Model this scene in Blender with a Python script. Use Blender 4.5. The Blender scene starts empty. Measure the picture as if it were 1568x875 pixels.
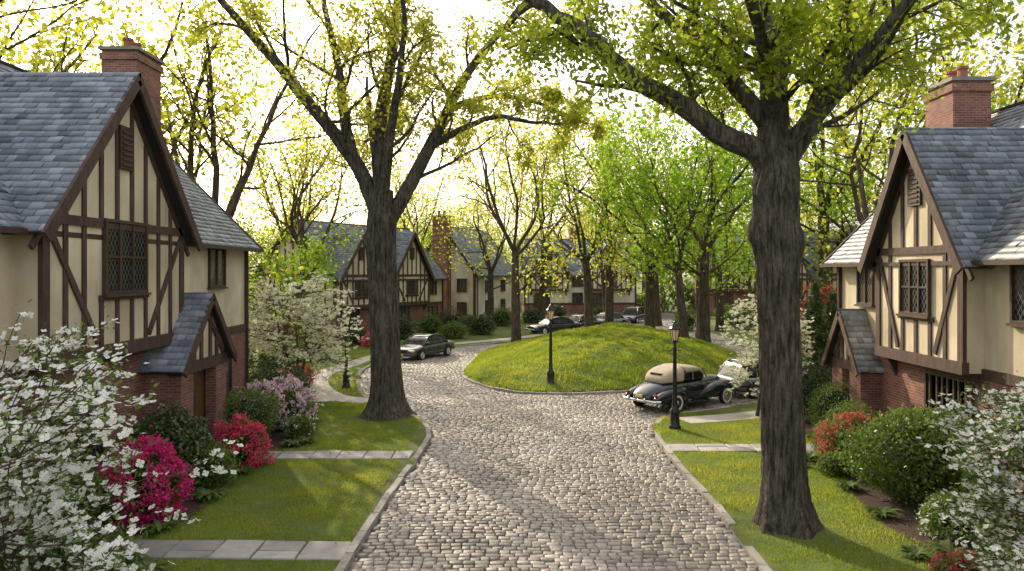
import bpy, math, numpy as np
from mathutils import Vector
R=np.random.RandomState
col=bpy.context.scene.collection
# ---------------------------------------------------------------- basic helpers
def link(o):
    col.objects.link(o); return o
def empty(name,loc=(0,0,0),rz=0,s=1):
    o=bpy.data.objects.new(name,None); o.location=loc; o.rotation_euler=(0,0,rz); o.scale=(s,s,s); o.empty_display_size=.2
    return link(o)
def obj(name,me,parent=None,loc=(0,0,0)):
    o=bpy.data.objects.new(name,me); o.location=loc
    if parent: o.parent=parent
    return link(o)
def fmesh(name,V,F,mat,tint=None,smooth=False):
    V=np.ascontiguousarray(V,dtype=np.float32); F=np.ascontiguousarray(F,dtype=np.int32)
    me=bpy.data.meshes.new(name); me.vertices.add(len(V)); me.vertices.foreach_set('co',V.ravel())
    m,k=F.shape; me.loops.add(m*k); me.loops.foreach_set('vertex_index',F.ravel())
    me.polygons.add(m); me.polygons.foreach_set('loop_start',np.arange(m,dtype=np.int32)*k)
    if smooth: me.polygons.foreach_set('use_smooth',np.ones(m,dtype=bool))
    me.update(calc_edges=True)
    if tint is not None:
        a=me.attributes.new('tint','FLOAT','POINT'); a.data.foreach_set('value',np.ascontiguousarray(tint,dtype=np.float32))
    me.materials.append(mat); return me
def pmesh(name,V,F,mat,smooth=False):
    me=bpy.data.meshes.new(name); me.from_pydata([tuple(map(float,v)) for v in V],[],F)
    if smooth: me.polygons.foreach_set('use_smooth',[True]*len(me.polygons))
    me.materials.append(mat); me.update(); return me
def nrm(v):
    v=np.asarray(v,float); return v/(np.linalg.norm(v)+1e-9)
def catmull(P,n,closed=False):
    P=np.asarray(P,float)
    Q=np.vstack([P[-1],P,P[0],P[1]]) if closed else np.vstack([2*P[0]-P[1],P,2*P[-1]-P[-2]])
    out=[]
    for i in range(1,len(Q)-2):
        t=np.linspace(0,1,n,endpoint=False)[:,None]; a,b,c,d=Q[i-1],Q[i],Q[i+1],Q[i+2]
        out.append(.5*((2*b)+(-a+c)*t+(2*a-5*b+4*c-d)*t**2+(-a+3*b-3*c+d)*t**3))
    out=np.vstack(out)
    return out if closed else np.vstack([out,P[-1]])
def inpoly(X,Y,P):
    P=np.asarray(P); c=np.zeros(len(X),bool); j=len(P)-1
    for i in range(len(P)):
        xi,yi=P[i][:2]; xj,yj=P[j][:2]
        if yi!=yj:
            c^=((yi>Y)!=(yj>Y))&(X<(xj-xi)*(Y-yi)/(yj-yi)+xi)
        j=i
    return c
# ---------------------------------------------------------------- materials
def newmat(name):
    m=bpy.data.materials.new(name); m.use_nodes=True; nt=m.node_tree; nt.nodes.clear()
    o=nt.nodes.new('ShaderNodeOutputMaterial'); return m,nt,o
def N(nt,t,**k):
    n=nt.nodes.new('ShaderNode'+t)
    for a,b in k.items(): setattr(n,a,b)
    return n
def mixc(nt,f,a,b,bt='MIX'):
    n=N(nt,'Mix',data_type='RGBA',blend_type=bt)
    for s,v in ((n.inputs[0],f),(n.inputs[6],a),(n.inputs[7],b)):
        if isinstance(v,bpy.types.NodeSocket): nt.links.new(v,s)
        elif isinstance(v,(int,float)): s.default_value=v
        else: s.default_value=(*v,1)
    return n.outputs[2]
def math_(nt,op,a,b=0.,c=None):
    n=N(nt,'Math',operation=op)
    for s,v in zip(n.inputs,(a,b,c)):
        if v is None: continue
        if isinstance(v,bpy.types.NodeSocket): nt.links.new(v,s)
        else: s.default_value=v
    return n.outputs[0]
def ramp(nt,f,a,b,ca=(0,0,0),cb=(1,1,1)):
    n=N(nt,'ValToRGB'); n.color_ramp.elements[0].position=a; n.color_ramp.elements[1].position=b
    n.color_ramp.elements[0].color=(*ca,1); n.color_ramp.elements[1].color=(*cb,1); nt.links.new(f,n.inputs[0]); return n.outputs[0]
def noise(nt,co,scale,detail=3,stretch=None,rough=.6):
    n=N(nt,'TexNoise'); n.inputs['Scale'].default_value=scale; n.inputs['Detail'].default_value=detail; n.inputs['Roughness'].default_value=rough
    if stretch:
        m=N(nt,'Mapping'); m.inputs['Scale'].default_value=stretch; nt.links.new(co,m.inputs[0]); co=m.outputs[0]
    nt.links.new(co,n.inputs['Vector']); return n.outputs['Fac']
def mat(name,c1,c2=None,scale=3,rough=.8,bump=.3,bscale=40,tint=0,metal=0,stretch=None,spec=.4,coat=0,dist=.02,big=0,streak=0):
    m,nt,o=newmat(name); p=N(nt,'BsdfPrincipled'); nt.links.new(p.outputs[0],o.inputs[0])
    co=N(nt,'TexCoord').outputs['Object']
    if c2: c=mixc(nt,ramp(nt,noise(nt,co,scale,4,stretch),.35,.65),c1,c2)
    else: c=mixc(nt,0.,c1,c1)
    if big:
        c=mixc(nt,1.0,c,ramp(nt,noise(nt,co,big,2),.3,.7,(.68,.66,.62),(1.15,1.15,1.15)),'MULTIPLY')
    if streak:
        c=mixc(nt,1.0,c,ramp(nt,noise(nt,co,streak,4,(1,1,.12)),.25,.6,(.76,.73,.68),(1,1,1)),'MULTIPLY')
    if tint:
        a=N(nt,'Attribute',attribute_name='tint').outputs['Fac']
        g=math_(nt,'MULTIPLY_ADD',a,2*tint,1-tint)
        mm=N(nt,'VectorMath',operation='SCALE'); nt.links.new(c,mm.inputs[0]); nt.links.new(g,mm.inputs['Scale']); c=mm.outputs[0]
    nt.links.new(c,p.inputs['Base Color'])
    p.inputs['Roughness'].default_value=rough; p.inputs['Metallic'].default_value=metal
    p.inputs['Specular IOR Level'].default_value=spec; p.inputs['Coat Weight'].default_value=coat; p.inputs['Coat Roughness'].default_value=.05
    if bump:
        b=N(nt,'Bump'); b.inputs['Strength'].default_value=bump; b.inputs['Distance'].default_value=dist
        nt.links.new(noise(nt,co,bscale,3,stretch),b.inputs['Height']); nt.links.new(b.outputs[0],p.inputs['Normal'])
    return m
def leafmat(name,c1,c2,tr=None,w=.5,gloss=0):
    m,nt,o=newmat(name); a=N(nt,'Attribute',attribute_name='tint').outputs['Fac']
    c=mixc(nt,a,c1,c2)
    d=N(nt,'BsdfDiffuse'); nt.links.new(c,d.inputs[0])
    t=N(nt,'BsdfTranslucent')
    if tr: nt.links.new(mixc(nt,a,tr[0],tr[1]),t.inputs[0])
    else: nt.links.new(c,t.inputs[0])
    s=N(nt,'MixShader'); s.inputs[0].default_value=w; nt.links.new(d.outputs[0],s.inputs[1]); nt.links.new(t.outputs[0],s.inputs[2]); out=s.outputs[0]
    if gloss:
        g=N(nt,'BsdfGlossy'); g.inputs['Roughness'].default_value=.4; g.inputs[0].default_value=(.9,.9,.9,1)
        s2=N(nt,'MixShader'); s2.inputs[0].default_value=gloss; nt.links.new(out,s2.inputs[1]); nt.links.new(g.outputs[0],s2.inputs[2]); out=s2.outputs[0]
    nt.links.new(out,o.inputs[0])
    return m
def brickmat(name,c1,c2,mortar):
    m,nt,o=newmat(name); p=N(nt,'BsdfPrincipled'); nt.links.new(p.outputs[0],o.inputs[0]); p.inputs['Roughness'].default_value=.85
    co=N(nt,'TexCoord').outputs['Object']; s=N(nt,'SeparateXYZ'); nt.links.new(co,s.inputs[0])
    cb=N(nt,'CombineXYZ'); nt.links.new(math_(nt,'ADD',s.outputs[0],s.outputs[1]),cb.inputs[0]); nt.links.new(s.outputs[2],cb.inputs[1])
    b=N(nt,'TexBrick'); nt.links.new(cb.outputs[0],b.inputs[0]); b.inputs['Scale'].default_value=1
    b.inputs['Brick Width'].default_value=.23; b.inputs['Row Height'].default_value=.078; b.inputs['Mortar Size'].default_value=.007
    b.inputs['Color1'].default_value=(*c1,1); b.inputs['Color2'].default_value=(*c2,1); b.inputs['Mortar'].default_value=(*mortar,1); b.inputs['Bias'].default_value=-.1
    c=mixc(nt,1.0,b.outputs[0],ramp(nt,noise(nt,co,1.2,4),.3,.7,(.65,.65,.65),(1.2,1.2,1.2)),'MULTIPLY')
    nt.links.new(c,p.inputs['Base Color'])
    bm=N(nt,'Bump'); bm.inputs['Strength'].default_value=.6; bm.inputs['Distance'].default_value=.01; bm.invert=True
    nt.links.new(b.outputs['Fac'],bm.inputs['Height']); nt.links.new(bm.outputs[0],p.inputs['Normal']); return m
def latticemat(name):
    m,nt,o=newmat(name); p=N(nt,'BsdfPrincipled'); nt.links.new(p.outputs[0],o.inputs[0])
    co=N(nt,'TexCoord').outputs['Object']; s=N(nt,'SeparateXYZ'); nt.links.new(co,s.inputs[0])
    u=math_(nt,'DIVIDE',math_(nt,'ADD',s.outputs[0],s.outputs[1]),.15); v=math_(nt,'DIVIDE',s.outputs[2],.22)
    def l(x): return math_(nt,'LESS_THAN',math_(nt,'PINGPONG',x,.5),.055)
    f=math_(nt,'MAXIMUM',l(math_(nt,'ADD',u,v)),l(math_(nt,'SUBTRACT',u,v)))
    cur=ramp(nt,noise(nt,co,1.3,2,(1,1,.25)),.45,.6,(.012,.014,.016),(.09,.085,.07))
    nt.links.new(mixc(nt,f,cur,(.13,.13,.12)),p.inputs['Base Color'])
    nt.links.new(math_(nt,'MULTIPLY_ADD',f,.4,.06),p.inputs['Roughness']); p.inputs['Specular IOR Level'].default_value=.5
    b=N(nt,'Bump'); b.inputs['Strength'].default_value=.25; b.inputs['Distance'].default_value=.02
    nt.links.new(noise(nt,co,3,2),b.inputs['Height']); nt.links.new(b.outputs[0],p.inputs['Normal']); return m
def barkmat(name,c1,c2):
    m,nt,o=newmat(name); p=N(nt,'BsdfPrincipled'); nt.links.new(p.outputs[0],o.inputs[0]); p.inputs['Roughness'].default_value=.9
    p.inputs['Specular IOR Level'].default_value=.2
    co=N(nt,'TexCoord').outputs['Object']
    n1=noise(nt,co,13,5,(1,1,.14),.7); n2=noise(nt,co,1.5,3); n3=noise(nt,co,22,3,(1,1,.6),.7)
    c=mixc(nt,ramp(nt,n1,.38,.62),c1,c2); c=mixc(nt,1.0,c,ramp(nt,n2,.3,.7,(.66,.74,.66),(1.25,1.2,1.1)),'MULTIPLY')
    c=mixc(nt,1.0,c,ramp(nt,n3,.3,.6,(.7,.7,.7),(1.1,1.1,1.1)),'MULTIPLY')
    nt.links.new(c,p.inputs['Base Color']); b=N(nt,'Bump'); b.inputs['Strength'].default_value=1; b.inputs['Distance'].default_value=.07
    nt.links.new(math_(nt,'MULTIPLY_ADD',n3,.35,n1),b.inputs['Height']); nt.links.new(b.outputs[0],p.inputs['Normal']); return m
M={}
M['stucco']=mat('stucco',(.78,.69,.53),(.70,.61,.46),2,.9,.35,60,big=.35,streak=1.5)
M['stucco2']=mat('stucco_pale',(.76,.72,.62),(.68,.64,.54),2,.9,.3,60,big=.35,streak=1.5)
M['timber']=mat('dark_timber',(.055,.032,.025),(.10,.062,.048),6,.75,.5,25,stretch=(1,1,.3))
M['brick']=brickmat('brick',(.19,.065,.045),(.31,.13,.09),(.28,.25,.22))
M['slate']=mat('slate',(.155,.18,.22),(.26,.285,.325),1.2,.5,.25,30,tint=.5,spec=.5)
M['slab']=mat('roof_deck',(.04,.04,.04),rough=.9,bump=0)
M['glass']=latticemat('leaded_glass')
M['frame']=mat('window_frame',(.05,.03,.022),(.07,.045,.03),8,.5,.1)
M['terra']=mat('terracotta',(.35,.14,.08),(.25,.1,.06),5)
M['door']=mat('oak_door',(.14,.07,.035),(.09,.045,.025),4,.5,.3,20,stretch=(1,1,.1))
M['iron']=mat('cast_iron',(.012,.013,.013),rough=.4,bump=0,spec=.5)
M['lampglass']=mat('lamp_glass',(.75,.55,.3),(.85,.65,.38),6,.25,.0)  # warm glow of a lit lantern put into the glass colour, nothing emitted
M['cobble']=mat('granite_cobble',(.20,.172,.15),(.36,.32,.28),9,.48,.6,45,tint=.5,spec=.5,dist=.012,big=.22)
M['mortar']=mat('road_joint_sand',(.09,.072,.055),(.13,.108,.085),6,.95,.5,30)
M['curb']=mat('granite_kerb',(.27,.25,.22),(.37,.34,.31),8,.8,.5,40,tint=.25)
M['flag']=mat('flagstone',(.26,.25,.25),(.37,.34,.31),2.5,.75,.3,30,tint=.3)
M['lawn']=mat('lawn_soil',(.08,.12,.02),(.14,.165,.035),1.4,.95,.8,60,big=.25)
M['mulch']=mat('mulch',(.045,.028,.02),(.095,.062,.045),14,.95,1,40,dist=.05)
M['blade']=leafmat('grass_blades',(.10,.18,.02),(.27,.31,.055),((.26,.40,.03),(.62,.62,.09)),.5)
M['bark']=barkmat('bark',(.035,.03,.026),(.16,.138,.118))
M['bark2']=barkmat('bark_far',(.05,.038,.03),(.15,.12,.095))
M['leafY']=leafmat('spring_leaves',(.19,.23,.03),(.29,.31,.05),((.48,.54,.05),(.76,.74,.12)),.6)
M['leafG']=leafmat('green_leaves',(.09,.18,.02),(.19,.29,.035),((.24,.48,.03),(.52,.64,.07)),.52)
M['leafH']=leafmat('oak_leaves',(.13,.19,.02),(.24,.28,.04),((.40,.54,.04),(.66,.70,.09)),.57)
M['leafD']=leafmat('shrub_leaves',(.03,.065,.015),(.085,.13,.03),None,.25,.06)
M['leafM']=leafmat('bush_leaves',(.05,.10,.018),(.15,.21,.04),((.1,.2,.03),(.28,.38,.05)),.35,.04)
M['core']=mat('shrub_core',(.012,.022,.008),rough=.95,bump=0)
M['white']=leafmat('white_bracts',(.82,.82,.75),(.90,.90,.86),None,.35)
M['cream']=leafmat('cream_bracts',(.68,.70,.50),(.85,.83,.68),None,.4)
M['magenta']=leafmat('magenta_petals',(.55,.02,.15),(.88,.10,.36),None,.35)
M['coral']=leafmat('coral_petals',(.62,.05,.12),(.85,.16,.26),None,.35)
M['pink']=leafmat('pink_petals',(.72,.47,.57),(.88,.70,.77),None,.35)
M['orange']=leafmat('copper_leaves',(.38,.10,.07),(.6,.22,.15),None,.4)
# ---------------------------------------------------------------- world, sun, camera
AZ=math.radians(-27); EL=math.radians(27)
w=bpy.data.worlds.new("World"); bpy.context.scene.world=w; w.use_nodes=True; nt=w.node_tree
bg=nt.nodes['Background']; sky=nt.nodes.new('ShaderNodeTexSky'); sky.sky_type='NISHITA'; sky.sun_disc=False
sky.sun_elevation=EL; sky.sun_rotation=AZ; sky.air_density=1.0; sky.dust_density=5; sky.ozone_density=1
hz=mixc(nt,1.0,sky.outputs[0],(5.7,5.35,4.95),'ADD')   # uniform warm haze light added over the clear-sky model to lift ambient
nt.links.new(hz,bg.inputs[0]); bg.inputs[1].default_value=.15
sd=Vector((math.sin(AZ)*math.cos(EL),math.cos(AZ)*math.cos(EL),math.sin(EL)))
L=bpy.data.lights.new('sun','SUN'); L.energy=5; L.angle=math.radians(.5); L.color=(1,.86,.64)
lo=link(bpy.data.objects.new('sun',L)); lo.rotation_euler=sd.to_track_quat('Z','Y').to_euler(); lo.location=(-20,40,40)
cam=bpy.data.cameras.new('camera'); cam.lens=26; cam.sensor_width=36; cam.shift_y=-.014; cam.clip_end=2000; cam.clip_start=.1
co=link(bpy.data.objects.new('camera',cam)); co.location=(0,0,5.3); co.rotation_euler=(math.radians(90),0,0); bpy.context.scene.camera=co
bpy.context.scene.view_settings.view_transform='Standard'
bpy.context.scene.view_settings.look='None'
# ---------------------------------------------------------------- ground, road
LC=catmull([(-2.95,-6),(-2.92,6),(-2.9,13),(-2.8,17),(-2.6,20.7),(-2.55,23.3),(-2.95,25.5),(-3.9,27.2),(-5.3,29),(-6.3,31.5),(-7,34),(-7.6,37),(-7.8,39.5),(-7.6,42),(-7,45.5),(-5.8,48.5),(-3.8,51),(-.2,54.5),(2.8,58),(7,64.5),(12,75),(18,100)],8)
BC=catmull([(25,100),(19,75),(16.5,62),(17.5,50),(18.5,42),(21,38.5),(30,38),(60,38)],8)
RC=catmull([(60,31),(30,31),(16,30.8),(11,29.9),(7.8,28),(5.9,26.9),(4.9,25.4),(4.5,23),(4.42,19.6),(4.45,16),(4.35,13),(4.3,6),(4.3,-6)],8)
IS=catmull([(-2.5,38),(-2.3,42),(-1.9,47),(-.5,51.5),(3,55.5),(7,57),(11,55),(13.5,49),(13.8,42),(12.3,37),(9,34.2),(6,32.7),(3.5,31.7),(1.5,31.5),(-.3,32.4),(-1.8,35)],8,True)
ROAD=np.vstack([LC,BC,RC])
def sheet(name,P,z,m):
    return obj(name,pmesh(name,[(x,y,z) for x,y in P],[list(range(len(P)))],m))
g=700
sheet('ground',[(-g,-g),(g,-g),(g,g),(-g,g)],-.03,M['lawn'])
sheet('road_bed',ROAD,.0,M['mortar'])
sheet('lawn',np.vstack([LC,[(18,160),(-160,160),(-160,-6)]]),.12,M['lawn'])
sheet('lawn',np.vstack([BC,[(160,38),(160,160),(25,160)]]),.12,M['lawn'])
sheet('lawn',np.vstack([RC,[(160,-6),(160,31)]]),.12,M['lawn'])
# cobbles
def cobbles():
    r=R(1); xs=[];ys=[];ws=[];ds=[]
    y=6.0; k=0
    while y<80:
        d=.168*r.uniform(.92,1.08)*(1 if y<45 else 1.35)
        x=-9+r.uniform(0,.25)
        n=int(40/.22); wv=r.uniform(.16,.28,n)*(1 if y<45 else 1.35); e=x+np.cumsum(wv)-wv
        xs.append(e+wv/2); ws.append(wv); ys.append(np.full(n,y+d/2)); ds.append(np.full(n,d)); y+=d
    X=np.concatenate(xs);Y=np.concatenate(ys);W=np.concatenate(ws);D=np.concatenate(ds)
    Yw=Y+.06*np.sin(X*.9+Y*.23)+.03*np.sin(X*2.3+Y)
    m=inpoly(X,Yw,ROAD)&~inpoly(X,Yw,IS); X,Y,W,D=X[m],Yw[m],W[m],D[m]; n=len(X)
    h=r.uniform(.028,.052,n); tx=r.normal(0,.035,n); ty=r.normal(0,.05,n)
    und=.012*np.sin(X*1.1+Y*.6)+.01*np.sin(Y*1.7-X*.5)+.012
    V=np.zeros((n,12,3)); sg=[(-1,-1),(1,-1),(1,1),(-1,1)]
    for L_,(ins,hf) in enumerate(((.006,0),(.014,.7),(.04,1))):
        for c,(a,b) in enumerate(sg):
            jx=r.normal(0,.007,n);jy=r.normal(0,.006,n)
            px=a*(W/2-ins)+jx; py=b*(D/2-ins)+jy
            V[:,L_*4+c,0]=X+px; V[:,L_*4+c,1]=Y+py; V[:,L_*4+c,2]=np.maximum(.001,h*hf+(und+tx*px+ty*py if hf else 0))
    fs=[]
    for b in (0,4):
        for c in range(4):
            d=(c+1)%4; fs.append([b+c,b+d,b+4+d,b+4+c])
    fs.append([8,9,10,11])
    F=(np.array(fs)[None]+np.arange(n)[:,None,None]*12).reshape(-1,4)
    t=np.repeat(np.clip(r.normal(.5,.2,n)+.14*np.sin(X*1.9+Y*.4)*np.sin(Y*.5),0,1),12)
    obj('cobblestone_road',fmesh('cobbles',V.reshape(-1,3),F,M['cobble'],t,True))
cobbles()
def boxes_mesh(name,B,m,parent=None):
    V=[];F=[];T=[]
    for P,z0,z1,t in B:
        b=len(V); P=np.asarray(P); c=P.mean(0)
        for k,z in ((1,z0),(1,z1-.02)): V+= [(*(c+(p-c)*k),z) for p in P]
        V+= [(*(p+nrm(c-p)*.02),z1) for p in P]
        n=len(P)
        for l in (0,n):
            for i in range(n): F.append([b+l+i,b+l+(i+1)%n,b+l+n+(i+1)%n,b+l+n+i])
        F.append([b+2*n+i for i in range(n)]); T+=[t]*(3*n)
    me=pmesh(name,V,F,m); a=me.attributes.new('tint','FLOAT','POINT'); a.data.foreach_set('value',np.array(T,dtype=np.float32))
    return obj(name,me,parent)
def kerb(name,P,side,seed,closed=False,w=.16):
    r=R(seed); P=np.asarray(P); 
    if closed: P=np.vstack([P,P[:1]])
    s=np.concatenate([[0],np.cumsum(np.linalg.norm(np.diff(P,axis=0),axis=1))]); B=[]; t=0
    while t<s[-1]-.3:
        l=r.uniform(.6,1.2); a=np.array([np.interp(t,s,P[:,i]) for i in (0,1)]); b=np.array([np.interp(min(t+l-.015,s[-1]),s,P[:,i]) for i in (0,1)])
        d=nrm(b-a); n=np.array([-d[1],d[0]])*side*w; a=a+n*r.uniform(-.12,.12)
        B.append(([a,b,b+n,a+n],-.02,.135+r.uniform(-.018,.02),r.rand())); t+=l
    boxes_mesh(name,B,M['curb'])
kerb('kerb',LC,1,3); kerb('kerb',BC,1,4); kerb('kerb',RC,1,5); kerb('kerb',IS,1,6,True)
def moundz(X,Y):
    P=IS; d=np.full(len(X),1e9)
    for i in range(len(P)):
        a=P[i];b=P[(i+1)%len(P)];ab=b-a; t=np.clip(((X-a[0])*ab[0]+(Y-a[1])*ab[1])/(ab@ab),0,1)
        d=np.minimum(d,np.hypot(X-a[0]-t*ab[0],Y-a[1]-t*ab[1]))
    t=np.clip(d/6.4,0,1); z=1.55*(1-(1-t)**1.8)
    z*=.52+.48*np.clip((X+2)/9.5,0,1)
    return .11+z+.07*np.sin(X*1.3+Y*.7)*t+.06*np.sin(X*3.1-Y*2.2)*t+.035*np.sin(X*6+Y*5)*t
def mound():
    st=.25; xs=np.arange(-3.2,14.5,st); ys=np.arange(31,58,st); gx,gy=np.meshgrid(xs,ys); X=gx.ravel();Y=gy.ravel()
    ins=inpoly(X,Y,IS); z=np.where(ins,moundz(X,Y),.05)
    nx=len(xs); F=[]
    for j in range(len(ys)-1):
        for i in range(nx-1):
            q=[j*nx+i,j*nx+i+1,(j+1)*nx+i+1,(j+1)*nx+i]
            if ins[q].sum()==4: F.append(q)
    obj('grass_mound',fmesh('mound',np.c_[X,Y,z],np.array(F),M['lawn'],smooth=True))
    sheet('mound_verge',IS,.10,M['lawn'])
mound()
def flags(name,x0,x1,y0,y1,seed,z=.13,skew=0.):
    r=R(seed); B=[]; x=x0
    while x<x1-.2:
        wv=min(r.uniform(.5,.95),x1-x); ns=r.choice([1,2]); ybr=[y0]+([y0+(y1-y0)*r.uniform(.35,.65)] if ns==2 else [])+[y1]
        for i in range(len(ybr)-1):
            a,b=ybr[i]+.012,ybr[i+1]-.012; s0=skew*(x-x0); s1=skew*(x+wv-x0)
            j=lambda:r.uniform(-.015,.015)
            B.append(([(x+j(),a+s0+j()),(x+wv-.025+j(),a+s1+j()),(x+wv-.025+j(),b+s1+j()),(x+j(),b+s0+j())],.1,z+.02+r.uniform(-.008,.008),r.rand()))
        x+=wv
    boxes_mesh(name,B,M['flag'])
flags('flagstone_path',-9.3,-3.02,13.4,14.3,11,skew=-.03)
flags('flagstone_path',-8.6,-2.8,20.35,21.25,12)
flags('flagstone_path',4.6,10.8,21.2,22.1,13)
def ribbon(name,P,w,z,m):
    P=catmull(P,6); d=np.gradient(P,axis=0); d/=np.linalg.norm(d,axis=1)[:,None]; n=np.c_[-d[:,1],d[:,0]]*w/2
    V=[(*p,z) for p in np.vstack([P+n,P-n])]; k=len(P)
    obj(name,pmesh(name,V,[[i,i+1,k+i+1,k+i] for i in range(k-1)],m))
M['conc']=mat('pale_concrete',(.38,.35,.31),(.46,.42,.37),2,.85,.3,30)
FP1=[(-5.6,29.4),(-7.2,30.3),(-8.5,32.5),(-9.4,35.5),(-9.5,38),(-8.9,41.5),(-8.2,45),(-6.9,49),(-4.4,52.4),(-.8,56),(2,59.5),(6,67)]
ribbon('footpath',FP1,1.15,.135,M['conc'])
ribbon('footpath',[(-6.5,30),(-9,29.4),(-12,29)],.9,.139,M['conc'])
ribbon('footpath',[(5.9,25.6),(8,26.3),(12,28),(18,28.8),(30,29)],1.1,.135,M['conc'])
def band(P,w):
    P=catmull(P,4); d=np.gradient(P,axis=0); d/=np.linalg.norm(d,axis=1)[:,None]; n=np.c_[-d[:,1],d[:,0]]*w/2; return np.vstack([P+n,(P-n)[::-1]])
FB=[band(FP1,1.15),band([(-6.5,30),(-9,29.4),(-12,29)],.9),band([(5.9,25.6),(8,26.3),(12,28),(18,28.8)],1.1)]
sheet('mulch_bed',catmull([(-9.6,14.4),(-7.3,14.5),(-6.7,16),(-7.2,18),(-6.7,20.1),(-8.5,20.3),(-9.6,20.3)],5,True),.128,M['mulch'])
sheet('mulch_bed',catmull([(-9.6,21.4),(-6.2,21.5),(-6.4,24),(-7.4,27.5),(-9.6,28)],5,True),.128,M['mulch'])
sheet('mulch_bed',catmull([(8.7,21),(8.5,19),(7.9,17),(7.6,15),(8.3,12),(11.5,10),(11.5,21)],5,True),.128,M['mulch'])
sheet('mulch_bed',catmull([(9.3,22.3),(9.6,26),(11.5,27),(11.5,22.3)],5,True),.128,M['mulch'])
sheet('mulch_bed',catmull([(-4.5+1.1*math.cos(a),26.6+1.1*math.sin(a)) for a in np.linspace(0,5.5,7)],4,True),.126,M['mulch'])
BEDS=[[(-9.6,14.4),(-7.2,14.5),(-6.8,16),(-7.2,18),(-6.8,20.3),(-9.6,20.3)],[(-9.6,21.4),(-6.2,21.5),(-6.4,24),(-7.4,27.5),(-9.6,28)],[(8.7,21),(8.5,19),(7.9,17),(7.6,15),(8.3,12),(12,10),(12,21)],[(-9.4,13.4),(-3,13.2),(-3,14.15),(-9.4,14.35)],[(-8.6,20.35),(-2.8,20.35),(-2.8,21.25),(-8.6,21.25)],[(4.6,21.2),(10.8,21.2),(10.8,22.1),(4.6,22.1)]]+FB
def grass(name,bb,dens,h,incl,excl,seed,zf=None):
    r=R(seed); n=int((bb[1]-bb[0])*(bb[3]-bb[2])*dens); X=r.uniform(bb[0],bb[1],n);Y=r.uniform(bb[2],bb[3],n)
    m=incl(X,Y)
    for e in excl: m&=~inpoly(X,Y,e)
    pn=np.sin(X*2.1+1.3*np.sin(Y*1.7))*np.sin(Y*2.6+np.sin(X*1.1)); bare=np.minimum(np.hypot(X+4.5,Y-26.6),np.hypot(X-5.6,Y-15)); m&=r.rand(n)<(.75+.25*pn)*np.clip((bare-.6)/.9,.08,1)
    X,Y=X[m],Y[m];pn=pn[m];n=len(X); z=zf(X,Y) if zf else np.full(n,.12)
    a=r.uniform(0,6.283,n); hh=h*r.uniform(.5,1.3,n)*(1+.35*pn); wd=h*.13; lx=r.normal(0,.45,n)*hh; ly=r.normal(0,.45,n)*hh
    V=np.zeros((n,3,3)); V[:,0]=np.c_[X-np.cos(a)*wd,Y-np.sin(a)*wd,z-.01]; V[:,1]=np.c_[X+np.cos(a)*wd,Y+np.sin(a)*wd,z-.01]; V[:,2]=np.c_[X+lx,Y+ly,z+hh]
    big=np.sin(X*.8+1)*np.sin(Y*.6)
    t=np.repeat(np.clip(.45+.25*pn+.22*big+r.normal(0,.2,n),0,1),3)
    obj(name,fmesh(name,V.reshape(-1,3),np.arange(n*3).reshape(-1,3),M['blade'],t))
outroad=lambda X,Y:~inpoly(X,Y,ROAD)
grass('lawn_grass',(-8.6,-3.1,10.5,29),1400,.055,outroad,BEDS,21)
grass('lawn_grass',(4.6,9.6,10.5,27),1400,.055,outroad,BEDS,22)
grass('lawn_grass',(-14,-3.2,27,54),260,.09,outroad,FB,23)
grass('mound_grass',(-2.6,13.8,31.3,57),450,.12,lambda X,Y:inpoly(X,Y,IS),[],24,moundz)
# ---------------------------------------------------------------- tubes / trees
def tubes(paths,name,m,smooth=True):
    VV=[];FF=[];b=0
    for P,r,k in paths:
        P=np.asarray(P,float); r=np.asarray(r,float); n=len(P)
        d=np.gradient(P,axis=0); d/=np.linalg.norm(d,axis=1)[:,None]+1e-9
        ref=np.array([1,0,0]) if abs(d[0,0])<.7 else np.array([0,1,0])
        u=np.cross(d,ref); u/=np.linalg.norm(u,axis=1)[:,None]+1e-9; v=np.cross(d,u)
        a=np.arange(k)/k*2*np.pi
        V=P[:,None]+r[:,None,None]*(np.cos(a)[None,:,None]*u[:,None]+np.sin(a)[None,:,None]*v[:,None])
        VV.append(V.reshape(-1,3)); i=np.arange(n-1)[:,None]*k; j=np.arange(k)[None]; j2=(j+1)%k
        FF.append(np.stack([i+j,i+j2,i+k+j2,i+k+j],-1).reshape(-1,4)+b); b+=n*k
    return fmesh(name,np.vstack(VV),np.vstack(FF),m,smooth=smooth)
def leafcloud(P,n,sig,size,m,rng,name,droop=0,wr=.5,tb=.5):
    P=np.repeat(np.asarray(P),n,axis=0); k=len(P); cl=np.repeat(rng.normal(0,.18,k//n),n)
    P=P+rng.normal(0,1,(k,3))*sig-np.array([0,0,droop])*rng.rand(k,1)
    a=rng.normal(0,1,(k,3)); a[:,2]-=droop*3; a/=np.linalg.norm(a,axis=1)[:,None]
    c=rng.normal(0,1,(k,3)); 
    b=np.cross(a,c); b/=np.linalg.norm(b,axis=1)[:,None]+1e-9
    s=(size*rng.uniform(.6,1.3,k))[:,None]
    V=np.stack([P,P+a*s*.5+b*s*wr*.5,P+a*s,P+a*s*.5-b*s*wr*.5],1)
    t=np.repeat(np.clip(tb+cl+rng.normal(0,.2,k),0,1),4)
    return fmesh(name,V.reshape(-1,3),np.arange(k*4).reshape(-1,4),m,t)
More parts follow.
